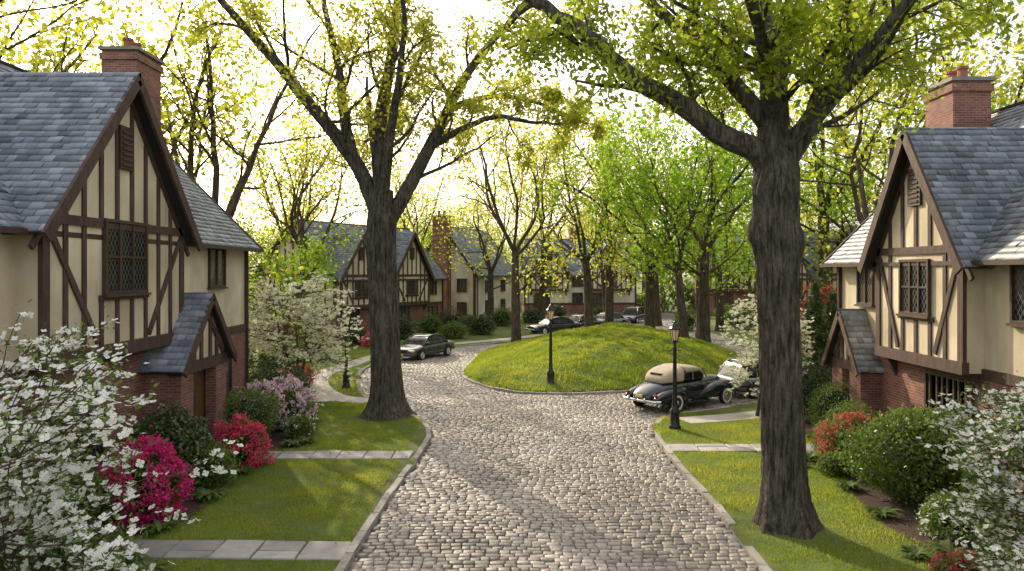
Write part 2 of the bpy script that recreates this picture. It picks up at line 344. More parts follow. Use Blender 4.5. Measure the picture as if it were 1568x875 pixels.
def grow(paths,leaves,p,d,Ln,r,lvl,rng,K,maxl,trop=.06,wig=.14,ang=(30,60)):
    n=int(min(10,max(4,Ln/.55))); seg=Ln/n; pts=[p];rad=[r];dirs=[d]
    for i in range(n):
        d=nrm(d+rng.normal(0,wig,3)+np.array([0,0,trop])); p=p+d*seg; pts.append(p); dirs.append(d); rad.append(max(.008,r*(1-.72*(i+1)/n)))
    paths.append((pts,rad,8 if r>.1 else (6 if r>.04 else 3)))
    if lvl<maxl:
        for j in range(K[lvl]):
            t=.25+.75*(j+rng.rand())/K[lvl]; ii=min(n,int(t*n)); a=math.radians(rng.uniform(*ang))
            ax=nrm(np.cross(dirs[ii],rng.normal(0,1,3))); dd=nrm(dirs[ii]*math.cos(a)+ax*math.sin(a))
            grow(paths,leaves,pts[ii],dd,Ln*rng.uniform(.42,.62)*(1.15-.4*t),rad[ii]*.55,lvl+1,rng,K,maxl,trop,wig,ang)
    if lvl>=maxl: leaves+=pts[2:]
def tree_template(seed,H,r0,leafm,leaf_n,leaf_s,fork=.33,K=(6,5,4),spread=(18,45)):
    rng=R(seed); paths=[];leaves=[]
    pts=[np.array([0,0,-.1])];rad=[r0*1.45]; p=np.array([0,0,.5]); d=nrm([rng.normal(0,.03),rng.normal(0,.03),1])
    rad.append(r0*1.1);pts.append(p)
    for i in range(6):
        d=nrm(d+rng.normal(0,.035,3)); p=p+d*(H*fork/6); pts.append(p); rad.append(r0*(1-.05*i))
    paths.append((pts,rad,14))
    nl=rng.randint(4,6); az=rng.rand()*6.28
    for i in range(nl):
        a=math.radians(rng.uniform(*spread)) if i else .08; az+=6.283/nl+rng.normal(0,.3)
        dd=np.array([math.cos(az)*math.sin(a),math.sin(az)*math.sin(a),math.cos(a)])
        grow(paths,leaves,pts[-1]-d*rng.uniform(0,.5),dd,H*rng.uniform(.5,.62),r0*rng.uniform(.34,.46),0,rng,K,len(K)-1,.05,.16,(28,62))
    for i in range(4):
        q=pts[rng.randint(4,8)]; az=rng.rand()*6.28
        grow(paths,leaves,q,nrm([math.cos(az),math.sin(az),.5]),H*.28,r0*.22,1,rng,K,len(K)-1,.05,.16)
    tm=tubes(paths,'branches',M['bark2']); lm=leafcloud(leaves,leaf_n,.34,leaf_s,leafm,rng,'foliage',.08,.7)
    return tm,lm,len(leaves)
TT=[tree_template(101,17,.38,M['leafY'],7,.25),tree_template(102,16,.34,M['leafY'],7,.26),tree_template(103,15,.32,M['leafG'],9,.25),tree_template(104,13,.28,M['leafG'],10,.25,.28),tree_template(105,19,.40,M['leafY'],6,.25,.4),
    tree_template(107,17,.36,M['leafY'],5,.26,.34,(7,5,4)),tree_template(109,17,.34,M['leafY'],5,.26,.36,(6,5,4))]
def put_tree(x,y,t,s=1,rz=0,z=.1,name='oak_tree',parent=None):
    e=empty(name,(x,y,z),rz,s)
    if parent: e.parent=parent
    obj('trunk_and_branches',TT[t][0],e); obj('foliage',TT[t][1],e)
def hero(name,base,trunk,tr,limbs,seed,lm,ln,ls,burls=()):
    rng=R(seed); base=np.array(base,float); e=empty(name,base)
    P=catmull(trunk,24); n=len(P); rr=np.interp(np.linspace(0,1,n),np.linspace(0,1,len(tr)),tr); k=96
    a=np.arange(k)/k*2*np.pi; z=P[:,2]
    ph=rng.rand(4)*6
    fl=np.exp(-z/.55)[:,None]; lob=.5+.5*np.cos(a*5+ph[0]+.6*np.sin(a*2+ph[1]))[None]
    rad=rr[:,None]*(1+fl*(.25+.45*lob)+.04*np.cos(a*3+ph[2]+z[:,None]*.4))
    fur=np.abs(np.sin(a*16+1.6*np.sin(z[:,None]*1.1+a*2)+.8*np.sin(z[:,None]*3.3+a*5)))
    rad+=-.03*fur+rng.normal(0,.004,rad.shape)
    for bz,ba,bs,bh in burls:
        da=(a[None]-ba+np.pi)%(2*np.pi)-np.pi; rad+=bh*np.exp(-((z[:,None]-bz)/bs)**2-(da/.55)**2)
    V=np.stack([P[:,0:1]+rad*np.cos(a),P[:,1:2]+rad*np.sin(a),np.repeat(z[:,None],k,1)],-1)
    i=np.arange(n-1)[:,None]*k; j=np.arange(k)[None]; j2=(j+1)%k
    F=np.stack([i+j,i+j2,i+k+j2,i+k+j],-1).reshape(-1,4)
    obj('trunk',fmesh('trunk',V.reshape(-1,3),F,M['bark'],smooth=True),e)
    paths=[];leaves=[]
    for pts,r0,r1,nc,Lc in limbs:
        Q=catmull(pts,5); m=len(Q); Q=Q+rng.normal(0,.035,Q.shape)*np.linspace(0,1,m)[:,None]
        rd=np.linspace(1,0,m)**.85*(r0-r1)+r1; paths.append((Q,rd,18))
        D=np.gradient(Q,axis=0)
        for c in range(nc):
            t=.18+.82*(c+rng.rand())/nc; ii=min(m-1,int(t*m)); d0=nrm(D[ii]); aa=math.radians(rng.uniform(30,70)); ax=nrm(np.cross(d0,rng.normal(0,1,3)))
            grow(paths,leaves,Q[ii],nrm(d0*math.cos(aa)+ax*math.sin(aa)),Lc*rng.uniform(.6,1.2)*(1.2-.5*t),min(rd[ii]*.45,.075),0,rng,(5,4,0),2,.03,.17)
    obj('limbs',tubes(paths,'limbs',M['bark']),e)
    obj('foliage',leafcloud(leaves,ln,.15,ls,lm,rng,'foliage',.08,.55),e)
def W(base,L): return [tuple(np.array(p)-np.array(base)) for p in L]
b=(5.6,15,.1)
hero('oak_tree',b,W(b,[(5.6,15,.05),(5.55,15,.8),(5.48,15,2.8),(5.42,15,4.6),(5.38,15,6),(5.36,15,7.3),(5.34,15,8.2)]),[.46,.43,.42,.41,.45,.46,.36],[
 (W(b,[(5.36,15,7.4),(5.34,15,8.3),(5.3,15.1,9.6),(5.15,15.3,11),(5.3,15.6,13.5),(5.0,16,16)]),.34,.07,10,3.2),
 (W(b,[(5.3,15,7.3),(4.9,14.95,7.75),(4.3,14.9,8.0),(3.4,14.8,8.6),(2.3,14.7,9.25),(1.5,14.8,10.05),(.5,15,10.8),(-.6,15.2,11.3),(-2,15.3,12)]),.27,.05,9,2.4),
 (W(b,[(5.33,15,8.1),(4.6,15.2,9.1),(3.9,15.5,10),(3.1,15.9,11),(2.0,16.6,12.4),(1,17,14)]),.2,.04,8,2.5),
 (W(b,[(5.4,15,7.3),(5.75,15,7.8),(6.2,15,8.5),(7,15.1,9.35),(7.8,15.3,10.3),(8.8,15.5,11.4),(10,16,13)]),.24,.05,10,2.8),
 (W(b,[(5.33,15,8.9),(5.8,15.5,10),(6.4,16,11.5),(7,16.5,13.5)]),.16,.04,7,2.4),
 (W(b,[(5.4,14.9,7.6),(5.9,13.9,8.6),(6.6,12.8,9.7),(7.2,11.8,11)]),.15,.04,6,2.2),
 (W(b,[(5.3,15,8.3),(4.8,14,9.3),(4.0,12.8,10.4),(3,11.8,11.6)]),.15,.04,6,2.0)],7,M['leafH'],8,.145,
 burls=((6.0,3.1,.3,.16),(5.75,-.6,.35,.12),(6.9,-1.4,.35,.14),(6.8,3.6,.3,.1),(4.4,3.6,.18,.05)))
b=(-4.5,26.6,.1)
hero('oak_tree',b,W(b,[(-4.5,26.6,.05),(-4.52,26.6,.8),(-4.6,26.6,3.4),(-4.68,26.6,5.6),(-4.68,26.6,7.0),(-4.68,26.6,8.2)]),[.62,.56,.53,.53,.53,.42],[
 (W(b,[(-4.7,26.6,7.1),(-5.1,26.6,8.1),(-5.75,26.6,9.4),(-7.4,26.4,11.5),(-8.8,26.2,13.2),(-10.4,26,15),(-12,26,16.5)]),.33,.06,10,3.5),
 (W(b,[(-5.7,26.6,9.3),(-6.1,26.8,11),(-6.3,27,12.6),(-6.9,27.3,15),(-7.2,27.4,17)]),.22,.05,8,3.2),
 (W(b,[(-4.68,26.6,7.6),(-4.8,26.7,10.4),(-4.4,27,13.2),(-4.1,27,16),(-4,27,18.5)]),.3,.06,9,3.4),
 (W(b,[(-4.5,26.6,7.0),(-3.9,26.6,8.0),(-3.15,26.6,9.4),(-2.45,26.6,10.8),(-1.5,26.5,12.5),(.1,26.3,14.4),(1.5,26,16)]),.3,.06,9,3.2),
 (W(b,[(-3.0,26.6,9.7),(-2.1,26.3,10.2),(-.7,26,10.7),(.6,25.7,10.5),(2,25.4,10.3)]),.14,.03,7,1.8),
 (W(b,[(-2.5,26.6,10.9),(-1.6,27,11.5),(-.1,27.5,11.8),(1.4,28,11.5),(2.9,28.2,10.9)]),.13,.03,7,1.8),
 (W(b,[(-4.6,26.5,7.9),(-4.2,25.5,10),(-3.6,24.3,12.5),(-3.4,23,15)]),.2,.05,7,3.0),
 (W(b,[(-4.7,26.6,8.4),(-5.3,28,10.4),(-5.8,29.5,13)]),.2,.05,7,3.0)],8,M['leafY'],6,.17,burls=((6.2,3.1,.3,.1),(4.6,4.2,.25,.06),(7,5.5,.3,.1)))
for i,(x,y,t,s) in enumerate([(.3,52,6,1.0),(6.3,60,0,1.0),(8.2,62.5,4,.95),(9.3,50,2,1.0),(10.2,44,3,1.0),(12.2,47,2,1.15),(14.8,58,2,1.1),(-2,66,1,.9),
    (-14.5,36,5,1.15),(-22,46,6,1.1),(-13.5,47,6,.9),(-21,31,5,1.25),(-17,58,0,1.0),(17.5,34,1,1.1),(21,42,2,1.0),(25,36,0,1.1),(19.5,47,4,1.1),(27,48,2,1.2),(18,64,3,1.2),(30,30,4,1.0),(3,76,4,1.0),(-10,74,0,1.0),(24,74,3,.9),(30,66,0,1.0),(10,78,1,.9),(-11.6,37.5,3,.6),(-1.5,86,3,.8),(14,71,0,.9),(-26,38,1,1.2),(-10,64,3,.7)]):
    put_tree(x,y,t,s,rz=i*1.7, z=float(moundz(np.array([x]),np.array([y]))[0])-.15 if inpoly(np.array([x]),np.array([y]),IS)[0] else .1)
dt=empty('distant_trees'); r=R(55)
for i in range(62):
    a=math.radians(-52+104*i/61+r.normal(0,1)); d=r.uniform(98,135); x,y=math.sin(a)*d,math.cos(a)*d
    put_tree(x,y,int(r.choice([0,1,2,3,4,1])),r.uniform(.8,1.1),r.rand()*6,0,'tree',dt)
k=26000; a=np.radians(r.uniform(-56,56,k)); d=r.uniform(95,99,k)+2*np.sin(a*40); hgt=(3.2+1.2*np.sin(a*33)+.8*np.sin(a*71))
obj('distant_hedge',leafcloud(np.c_[np.sin(a)*d,np.cos(a)*d,hgt*r.rand(k)**.8],1,.1,.6,M['leafM'],r,'hedge',0,.7))
# ---------------------------------------------------------------- shrubs
def ellips(rx,ry,rz,cz,n=14,seed=0,amp=.1):
    V=[];F=[]; r=R(seed); ph=r.rand(6)*6
    for i in range(n+1):
        th=math.pi*i/n
        for j in range(2*n):
            a=math.pi*j/n; k=1+amp*(math.sin(3*a+ph[0]+2*th)+.6*math.sin(5*th+ph[1]+2*a))
            V.append((rx*k*math.sin(th)*math.cos(a),ry*k*math.sin(th)*math.sin(a),cz+rz*k*math.cos(th)))
    for i in range(n):
        for j in range(2*n): F.append([i*2*n+j,i*2*n+(j+1)%(2*n),(i+1)*2*n+(j+1)%(2*n),(i+1)*2*n+j])
    return V,F
def shrub(name,x,y,rx,ry,h,n,ls,lm='leafD',fm=None,nf=0,fs=.06,seed=0,z=.12,rough=.36):
    rng=R(seed+500); e=empty(name,(x,y,z)); rz=h*.55; cz=h*.48
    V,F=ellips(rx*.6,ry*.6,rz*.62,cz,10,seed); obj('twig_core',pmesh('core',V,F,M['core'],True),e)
    nl=24; LD=rng.normal(0,1,(nl,3)); LD/=np.linalg.norm(LD,axis=1)[:,None]; LA=rng.uniform(-rough,rough*1.1,nl)
    def pts(k,lo,hi):
        d=rng.normal(0,1,(k,3)); d/=np.linalg.norm(d,axis=1)[:,None]
        rr=1+(np.exp(-12*(1-d@LD.T))*LA).sum(1); rr=rr*rng.uniform(lo,hi,k)+rng.exponential(.045,k)
        P=d*rr[:,None]*np.array([rx,ry,rz]); P[:,2]=np.maximum(P[:,2]+cz,.02); return P
    obj('leaves',leafcloud(pts(n,.72,1.0),1,.015,ls,M[lm],rng,'leaves',0,.55),e)
    if fm:
        P=pts(nf*3,.88,1.05); pn=np.sin(P[:,0]*13+seed)+np.sin(P[:,1]*12+2*seed)+np.sin(P[:,2]*14); P=P[pn>-.5][:nf]
        obj('blossoms',leafcloud(P,3,.025,fs,M[fm],rng,'blossoms',0,.9),e)
def dogwood(name,x,y,H,Rr,seed,nfp,fs,fm='white',h0=.25,leafn=2,z=.12,trunks=3,nb=3,K=(5,4)):
    rng=R(seed); e=empty(name,(x,y,z)); paths=[];lv=[]
    for t in range(trunks):
        az=t*2.1+rng.rand(); P=[np.array([.08*math.cos(az),.08*math.sin(az),0])]; d=nrm([.25*math.cos(az),.25*math.sin(az),1]); rad=[.075]
        n=9
        for i in range(n):
            d=nrm(d+rng.normal(0,.1,3)+np.array([0,0,.05])); P.append(P[-1]+d*H*.85/n); rad.append(.075*(1-.8*(i+1)/n))
        paths.append((P,rad,8))
        for i in range(2,n+1):
            if P[i][2]<H*h0: continue
            for q in range(nb if trunks>2 else 5):
                a=rng.rand()*6.28; f=1-.55*max(0,(P[i][2]/H-.35))
                grow(paths,lv,P[i],nrm([math.cos(a),math.sin(a),.2]),Rr*rng.uniform(.6,1.05)*f,.025,0,rng,K,1,.0,.11,(25,55))
    obj('branches',tubes(paths,'branches',M['bark2']),e)
    lv=np.array(lv); k=len(lv)
    P=np.repeat(lv,nfp,axis=0)+rng.normal(0,1,(k*nfp,3))*np.array([.1,.1,.03]); m=len(P)
    up=np.array([0,-.25,1.])+rng.normal(0,.4,(m,3)); up/=np.linalg.norm(up,axis=1)[:,None]
    a=np.cross(up,rng.normal(0,1,(m,3))); a/=np.linalg.norm(a,axis=1)[:,None]; b=np.cross(up,a); s=(fs*rng.uniform(.7,1.2,m))[:,None]
    VV=[]
    for q in range(4):
        an=q*math.pi/2; u=a*math.cos(an)+b*math.sin(an); v=-a*math.sin(an)+b*math.cos(an)
        VV.append(np.stack([P,P+u*s*.34+v*s*.27+up*s*.05,P+u*s*.55+up*s*.1,P+u*s*.34-v*s*.27+up*s*.05],1))
    V=np.concatenate(VV,0).reshape(-1,3); t=np.repeat(np.tile(rng.rand(m),4),4)
    obj('blossoms',fmesh('blossoms',V,np.arange(len(V)).reshape(-1,4),M[fm],t),e)
    obj('leaves',leafcloud(lv,leafn,.1,.08,M['leafM'],rng,'leaves',.03,.5),e)
dogwood('dogwood_tree',-7.2,9.6,4.2,3.0,1,4,.105,leafn=8,h0=.1,trunks=4,K=(6,4))
dogwood('dogwood_tree',8.2,11.0,3.5,1.45,2,4,.085,leafn=9,h0=.1,trunks=4)
dogwood('dogwood_tree',-8.9,30.5,5.0,2.7,3,4,.15,'cream',.25,3)
dogwood('dogwood_tree',8.7,26.3,4.4,2.1,4,5,.13,'cream',.35,4,trunks=1)
dogwood('japanese_maple',13.4,33,4.8,1.7,5,5,.13,'orange',.3,1)
S=shrub
S('azalea_bush',-7.75,15.6,.85,.8,1.6,6500,.06,'leafM','magenta',3600,.065,1)
S('azalea_bush',-7.2,19.6,.7,.55,1.2,3800,.06,'leafM','coral',2200,.06,2)
S('rhododendron_bush',-7.7,24.3,1.15,1.0,1.75,6500,.09,'leafM','pink',1600,.09,3)
S('rhododendron_bush',-8.3,18.0,1.0,.9,1.6,6500,.11,'leafD',None,0,.06,4)
S('evergreen_shrub',-8.6,14.6,.8,.9,1.3,5000,.09,'leafM',None,0,.06,5)
S('evergreen_shrub',-8.1,22.6,1.0,.9,1.45,5000,.08,'leafM',None,0,.06,6)
S('evergreen_shrub',-7.3,17.8,.6,.55,1.0,3000,.08,'leafM',None,0,.06,7)
S('evergreen_shrub',-6.6,22.9,.5,.45,.7,2000,.08,'leafM','white',90,.06,8)
S('evergreen_shrub',-7.6,12.3,.9,.7,.8,4000,.1,'leafM',None,0,.06,9)
S('evergreen_shrub',-8.6,27.2,1.1,.9,1.7,5000,.09,'leafD',None,0,.06,31)
S('azalea_bush',-9.9,33.5,.9,.7,.9,2000,.09,'leafD','coral',500,.08,32)
S('azalea_bush',-9.0,50.5,1.0,.8,1.1,1500,.12,'leafD','coral',900,.12,33)
S('rhododendron_bush',9.25,16.7,1.3,1.2,2.0,16000,.10,'leafM',None,0,.06,10,rough=.25)
S('azalea_bush',9.0,19.4,.8,.65,1.35,4500,.07,'leafM','orange',1700,.06,11)
S('boxwood_bush',9.6,21.0,.75,.6,1.4,7000,.05,'leafM',None,0,.06,12,rough=.1)
S('boxwood_bush',8.9,21.0,.38,.38,.9,3000,.05,'leafM',None,0,.06,13,rough=.06)
S('boxwood_bush',10.4,23.6,.9,.8,1.6,6000,.06,'leafM',None,0,.06,14,rough=.12)
S('evergreen_shrub',10.2,25.4,.8,.8,1.9,5000,.07,'leafD',None,0,.06,15)
S('evergreen_shrub',8.2,18.8,.45,.4,.55,1800,.07,'leafM',None,0,.06,16)
S('evergreen_shrub',8.6,14.4,.6,.6,.8,2500,.08,'leafM','white',200,.05,17)
S('azalea_bush',7.3,12.0,.45,.4,.55,1800,.06,'leafM','coral',250,.05,18)
r=R(77)
for i,(x,y) in enumerate([(-8.5,56),(-6.6,60),(-5.2,63.5),(-3.6,66),(-10.8,51.5),(-1,70),(2,74),(-11.5,43),(-12.3,40),(-12,37),(15,40.5),(15.5,66),(20.5,66),(22,72),(17,28.4),(-4.5,57),(-2.5,60.5),(23,80),(27,80),(32,79),(5,82),(10,84)]):
    k=r.uniform(.8,1.4); S('evergreen_shrub',x,y,k,k*.9,k*1.3,1800,.16,['leafD','leafM'][i%2],None,0,.06,40+i)
def hosta(x,y,n=45,s=.35,seed=0):
    rng=R(seed+900); V=[];F=[]
    for i in range(n):
        a=rng.rand()*6.28; l=s*rng.uniform(.6,1.2); w_=s*.11; c,sn=math.cos(a),math.sin(a); b=len(V); up=rng.uniform(.5,1.1)
        for t,ww in ((0,.3),(.35,1),(.7,.8),(1,.05)):
            z=l*(up*t*1.3-1.0*t*t*up); V+=[(c*l*t-sn*w_*ww,sn*l*t+c*w_*ww,z),(c*l*t+sn*w_*ww,sn*l*t-c*w_*ww,z)]
        for q in range(3): F.append([b+2*q,b+2*q+1,b+2*q+3,b+2*q+2])
    e=empty('hosta_plant',(x,y,.13)); obj('leaves',fmesh('hosta',np.array(V),np.array(F),M['leafM'],np.repeat(rng.rand(n),8)),e)
for i,(x,y,s) in enumerate([(-7.0,14.7,.4),(-6.9,16.8,.45),(-6.9,18.9,.35),(-6.5,21.9,.4),(-6.2,22.3,.35),(-6.9,25.2,.45),(-7.3,26.4,.4),(-6.9,12.9,.5),(-6.2,12.7,.35),(8.0,17.6,.4),(8.1,20.2,.45),(7.8,15.6,.4),(7.9,13.4,.45),(7.7,19.6,.3),(9.3,22.7,.35),(7.3,13.4,.3),(-7.4,19.0,.4)]):
    hosta(x,y,45,s,i)
def conifer(x,y,h,rb,seed):
    rng=R(seed); e=empty('yew_tree',(x,y,.1)); k=14000; t=rng.rand(k)**.7; a=rng.rand(k)*6.283
    lay=.75+.25*np.cos(t*h*9+2*np.sin(a*3)); rr=rb*(t)*lay*rng.uniform(.75,1.05,k); P=np.c_[rr*np.cos(a),rr*np.sin(a),h*(1-t)+.2-.1*rr]
    obj('foliage',leafcloud(P,1,.03,.13,M['leafD'],rng,'foliage',.05,.4),e)
    obj('trunk',tubes([([(0,0,0),(0,0,h*.5),(0,0,h*.95)],[.12,.07,.02],8)],'trunk',M['bark2']),e)
conifer(11.6,28.3,4.6,1.3,1); conifer(13,30,4.2,1.4,2); conifer(-13,33.5,6.5,1.8,3)
M['dry']=leafmat('dry_leaves',(.22,.13,.06),(.40,.30,.14),None,.2)
rr_=R(9); n=1800; X=rr_.uniform(-8,9,n); Y=rr_.uniform(11,32,n); edge=np.exp(-np.minimum(np.abs(X+2.9),np.abs(X-4.4))/.8); k=rr_.rand(n)<.14+.6*edge; X,Y=X[k],Y[k]
Z=np.where(inpoly(X,Y,ROAD),.06,.17)
obj('fallen_leaves',leafcloud(np.c_[X,Y,Z],1,.0,.055,M['dry'],rr_,'litter',0,.7,.35))
# ---------------------------------------------------------------- houses
class B:
    def __init__(s): s.p={}; s.sv=[];s.st=[];s.T=np.eye(4)
    def add(s,part,m,V,F):
        V=np.c_[np.asarray(V,float),np.ones(len(V))]@s.T.T; d=s.p.setdefault((part,m),([],[])); b=len(d[0]); d[0].extend(V[:,:3]); d[1].extend([[i+b for i in f] for f in F])
    def box(s,part,m,x0,x1,y0,y1,z0,z1):
        s.add(part,m,[(x,y,z) for z in (z0,z1) for x,y in ((x0,y0),(x1,y0),(x1,y1),(x0,y1))],[[0,3,2,1],[4,5,6,7],[0,1,5,4],[1,2,6,5],[2,3,7,6],[3,0,4,7]])
    def extr(s,part,m,P,x0,x1):
        n=len(P); s.add(part,m,[(x0,*p) for p in P]+[(x1,*p) for p in P],[list(range(n))[::-1],[n+i for i in range(n)]]+[[i,(i+1)%n,n+(i+1)%n,n+i] for i in range(n)])
    def beam(s,p,q,w,x0,x1,part='timbers',m='timber'):
        p=np.array(p,float);q=np.array(q,float);d=nrm(q-p);n=np.array([-d[1],d[0]])*w/2; s.extr(part,m,[p-n,q-n,q+n,p+n],x0,x1)
    def slab(s,part,m,q,t):
        q=np.array(q,float); n=nrm(np.cross(q[1]-q[0],q[3]-q[0]))
        if n[2]<0:n=-n
        s.add(part,m,np.vstack([q,q-n*t]),[[0,1,2,3],[7,6,5,4]]+[[i,i+4,(i+1)%4+4,(i+1)%4] for i in range(4)])
    def slates(s,a,b,c,rng,e=.2,w=.27):
        a,b,c=[np.array(v,float) for v in (a,b,c)]; U=nrm(b-a);Ln=np.linalg.norm(b-a);Vv=nrm(c-a);S=np.linalg.norm(c-a);n=nrm(np.cross(U,Vv))
        if n[2]<0:n=-n
        rows=int(S/e)
        for i in range(rows+1):
            v0=i*e; k=int(Ln/w)+1; u=np.sort(np.clip(np.linspace(0,Ln,k+1)+((i%2)-.5)*w*.5+rng.normal(0,.025,k+1),0,Ln)); u[0]=0;u[-1]=Ln
            u0,u1=u[:-1]+.004,u[1:]-.004; vb=v0+rng.normal(0,.011,k); vt=np.full(k,min(v0+e*1.12,S)); h=.036+rng.uniform(-.008,.014,k); h2=h+rng.normal(0,.005,k)
            def pt(uu,vv,hh): return a+np.outer(uu,U)+np.outer(vv,Vv)+np.outer(hh,n)
            z=np.full(k,.012)
            s.sv.append(np.stack([pt(u0,vb,h),pt(u1,vb,h2),pt(u1,vt,z),pt(u0,vt,z),pt(u0,vb,h*0),pt(u1,vb,h*0)],1)@s.T[:3,:3].T+s.T[:3,3])
            s.st.append(np.repeat(np.clip(rng.normal(.5,.25,k),0,1),6))
    def window(s,x,y,z,w,h,nx=2,nz=1,sill=True):
        s.box('glass','glass',x,x+.02,y-w/2,y+w/2,z,z+h); f=.07; X=x+.085
        s.box('window_frame','frame',x,X,y-w/2-f,y-w/2,z-f,z+h+f); s.box('window_frame','frame',x,X,y+w/2,y+w/2+f,z-f,z+h+f)
        s.box('window_frame','frame',x,X-.003,y-w/2,y+w/2,z-f,z); s.box('window_frame','frame',x,X-.003,y-w/2,y+w/2,z+h,z+h+f)
        for i in range(1,nx): yy=y-w/2+w*i/nx; s.box('window_frame','frame',x,X-.02,yy-.035,yy+.035,z,z+h)
        for i in range(1,nz): zz=z+h*i/nz; s.box('window_frame','frame',x,X-.026,y-w/2,y+w/2,zz-.025,zz+.025)
        if sill: s.box('window_sill','timber',x,X+.05,y-w/2-.12,y+w/2+.12,z-f-.06,z-f-.002)
    def build(s,name,loc,rz,sx):
        e=empty(name,loc,rz)
        for (part,m),(V,F) in s.p.items():
            V=np.array(V); V[:,0]*=sx
            if sx<0: F=[f[::-1] for f in F]
            obj(part,pmesh(part,V,F,M[m]),e)
        if s.sv:
            V=np.concatenate(s.sv,0); V[...,0]*=sx; n=len(V); F=(np.array([[0,1,2,3],[4,5,1,0]])[None]+np.arange(n)[:,None,None]*6).reshape(-1,4)
            obj('roof_slates',fmesh('slates',V.reshape(-1,3),F,M['slate'],np.concatenate(s.st)),e)
        return e
def house(name,loc,rz,sx,y0,y1,dep,eave,ridge,hb=3.0,gables=(),wins=(),porch=None,chims=(),stucco='stucco',seed=1,endwins=(),studs=True):
    h=B(); rng=R(seed); xr=-dep/2; k=(ridge-eave)/(dep/2)
    h.box('brick_wall','brick',-dep,0,y0,y1,-.3,hb); h.box('stucco_wall',stucco,-dep+.02,-.02,y0+.02,y1-.02,hb,eave)
    h.add('gable_wall',stucco,[(-.02,y,eave) if i==0 else ((-dep+.02,y,eave) if i==1 else (xr,y,ridge-.1)) for y in (y0+.02,y1-.02) for i in range(3)],[[0,1,2],[5,4,3],[0,3,4,1],[1,4,5,2],[2,5,3,0]])
    if studs: h.box('timbers','timber',-.02,.05,y0-.03,y1+.03,hb-.12,hb+.12)
    for yy in (y0,y1): h.box('timbers','timber',-.2,.04,yy-.04 if yy==y0 else yy-.16,yy+.16 if yy==y0 else yy+.04,hb+.12,eave)
    ov=.42; oy=.35; ze=eave-ov*k+.06; rt=ridge+.06
    A=[(ov,y0-oy,ze),(ov,y1+oy,ze),(xr,y1+oy,rt),(xr,y0-oy,rt)]; C=[(-dep-ov,y0-oy,ze),(-dep-ov,y1+oy,ze),(xr,y1+oy,rt),(xr,y0-oy,rt)]
    for q in (A,C): h.slab('roof_deck','slab',q,.09); h.slates(q[0],q[1],q[3],rng)
    h.box('ridge_cap','slab',xr-.09,xr+.09,y0-oy,y1+oy,rt+.0,rt+.07)
    h.box('gutter','frame',ov-.02,ov+.09,y0-oy,y1+oy,ze-.1,ze+.01)
    for ye,sg in ((y0,-1),(y1,1)):
        T=np.eye(4); T[:3,:3]=np.array([[0,1,0],[sg,0,0],[0,0,1]]); T[:3,3]=(0,ye-sg*.02,0); h.T=T
        if studs:
            for v in np.arange(-dep+.6,-.3,.8): h.beam((v,hb+.1),(v,eave+max(0,(dep/2-abs(v-xr))*k-.2)),.13,0,.05)
            h.beam((-dep,eave),(0,eave),.2,0,.06); h.beam((-dep,hb),(0,hb),.24,.02,.075)
        h.beam((ov,ze-.05),(xr,rt-.08),.22,.28,.35); h.beam((-dep-ov,ze-.05),(xr,rt-.08),.22,.283,.353)
        for (v,z,ww,hh) in endwins: h.window(.05,v,z,ww,hh)
        h.T=np.eye(4)
    for (y,z,ww,hh,nx) in wins: h.window(0 if z<hb else -.015,y,z,ww,hh,nx)
    for (yc,hw,pr,j,f,a,gw) in gables:
        kk=(a-f)/hw
        h.box('gable_stucco',stucco,-1,pr,yc-hw,yc+hw,j,f)
        h.extr('gable_stucco_top',stucco,[(yc-hw,f),(yc+hw,f),(yc,a-.05)],xr,pr)
        o=.38; x1=pr+.38; zf=f-o*kk+.07; za=a+.08
        for sgn in (-1,1):
            q=[(x1,yc+sgn*(hw+o),zf),(xr+.2,yc+sgn*(hw+o),zf),(xr+.2,yc,za),(x1,yc,za)]
            h.slab('roof_deck','slab',q,.08); h.slates(q[0],q[1],q[3],rng)
            h.beam((yc+sgn*(hw+o),zf-.1),(yc,za-.16),.26,x1-.07,x1+.002,'bargeboard')
            h.beam((yc+sgn*(hw+o-.05),zf-.3),(yc,za-.36),.12,pr-.01,pr+.06,'bargeboard')
        P1=pr+.05
        h.beam((yc-hw-.02,j+.12),(yc+hw+.02,j+.12),.3,pr-.1,P1+.03)
        h.beam((yc-hw-.02,f-.05),(yc+hw+.02,f-.05),.2,pr-.02,P1+.01)
        for sgn in (-1,1): h.beam((yc+sgn*(hw-.1),j+.27),(yc+sgn*(hw-.1),f-.15),.22,pr-.05,P1)
        ns=max(4,int(2*hw/.62)); zs=f-.15
        for i in range(1,ns):
            v=yc-hw+.1+(2*hw-.2)*i/ns
            inw=gw and abs(v-yc)<gw[0]/2+.12
            if inw: h.beam((v,j+.27),(v,gw[1]-.13),.14,pr,P1-.01)
            else: h.beam((v,j+.27),(v,zs),.14,pr,P1-.01)
            zt=f+(hw-abs(v-yc))*kk-.35
            if zt>f+.2: h.beam((v,f+.05),(v,zt),.14,pr,P1-.01)
        for sgn in (-1,1):
            d0=yc+sgn*(hw-.2); d1=yc+sgn*((gw[0]/2+.15) if gw else hw*.35)
            if sgn*(d0-d1)>.25: h.beam((d0,zs-.1),(d1+sgn*.1,j+.35),.14,pr,P1+.006)
        if gw:
            h.window(pr+.02,yc,gw[1],gw[0],gw[2],3,2)
            h.beam((yc-gw[0]/2-.2,gw[1]-.14),(yc+gw[0]/2+.2,gw[1]-.14),.12,pr,P1+.02)
        if a-f>2.2:
            zz=f+(a-f)*.38; h.box('attic_louvre','frame',pr,P1+.03,yc-.3,yc+.3,zz-.05,zz+.95)
            for q in range(7): h.box('attic_louvre','timber',pr,P1+.06,yc-.22,yc+.22,zz+.03+q*.125,zz+.08+q*.125)
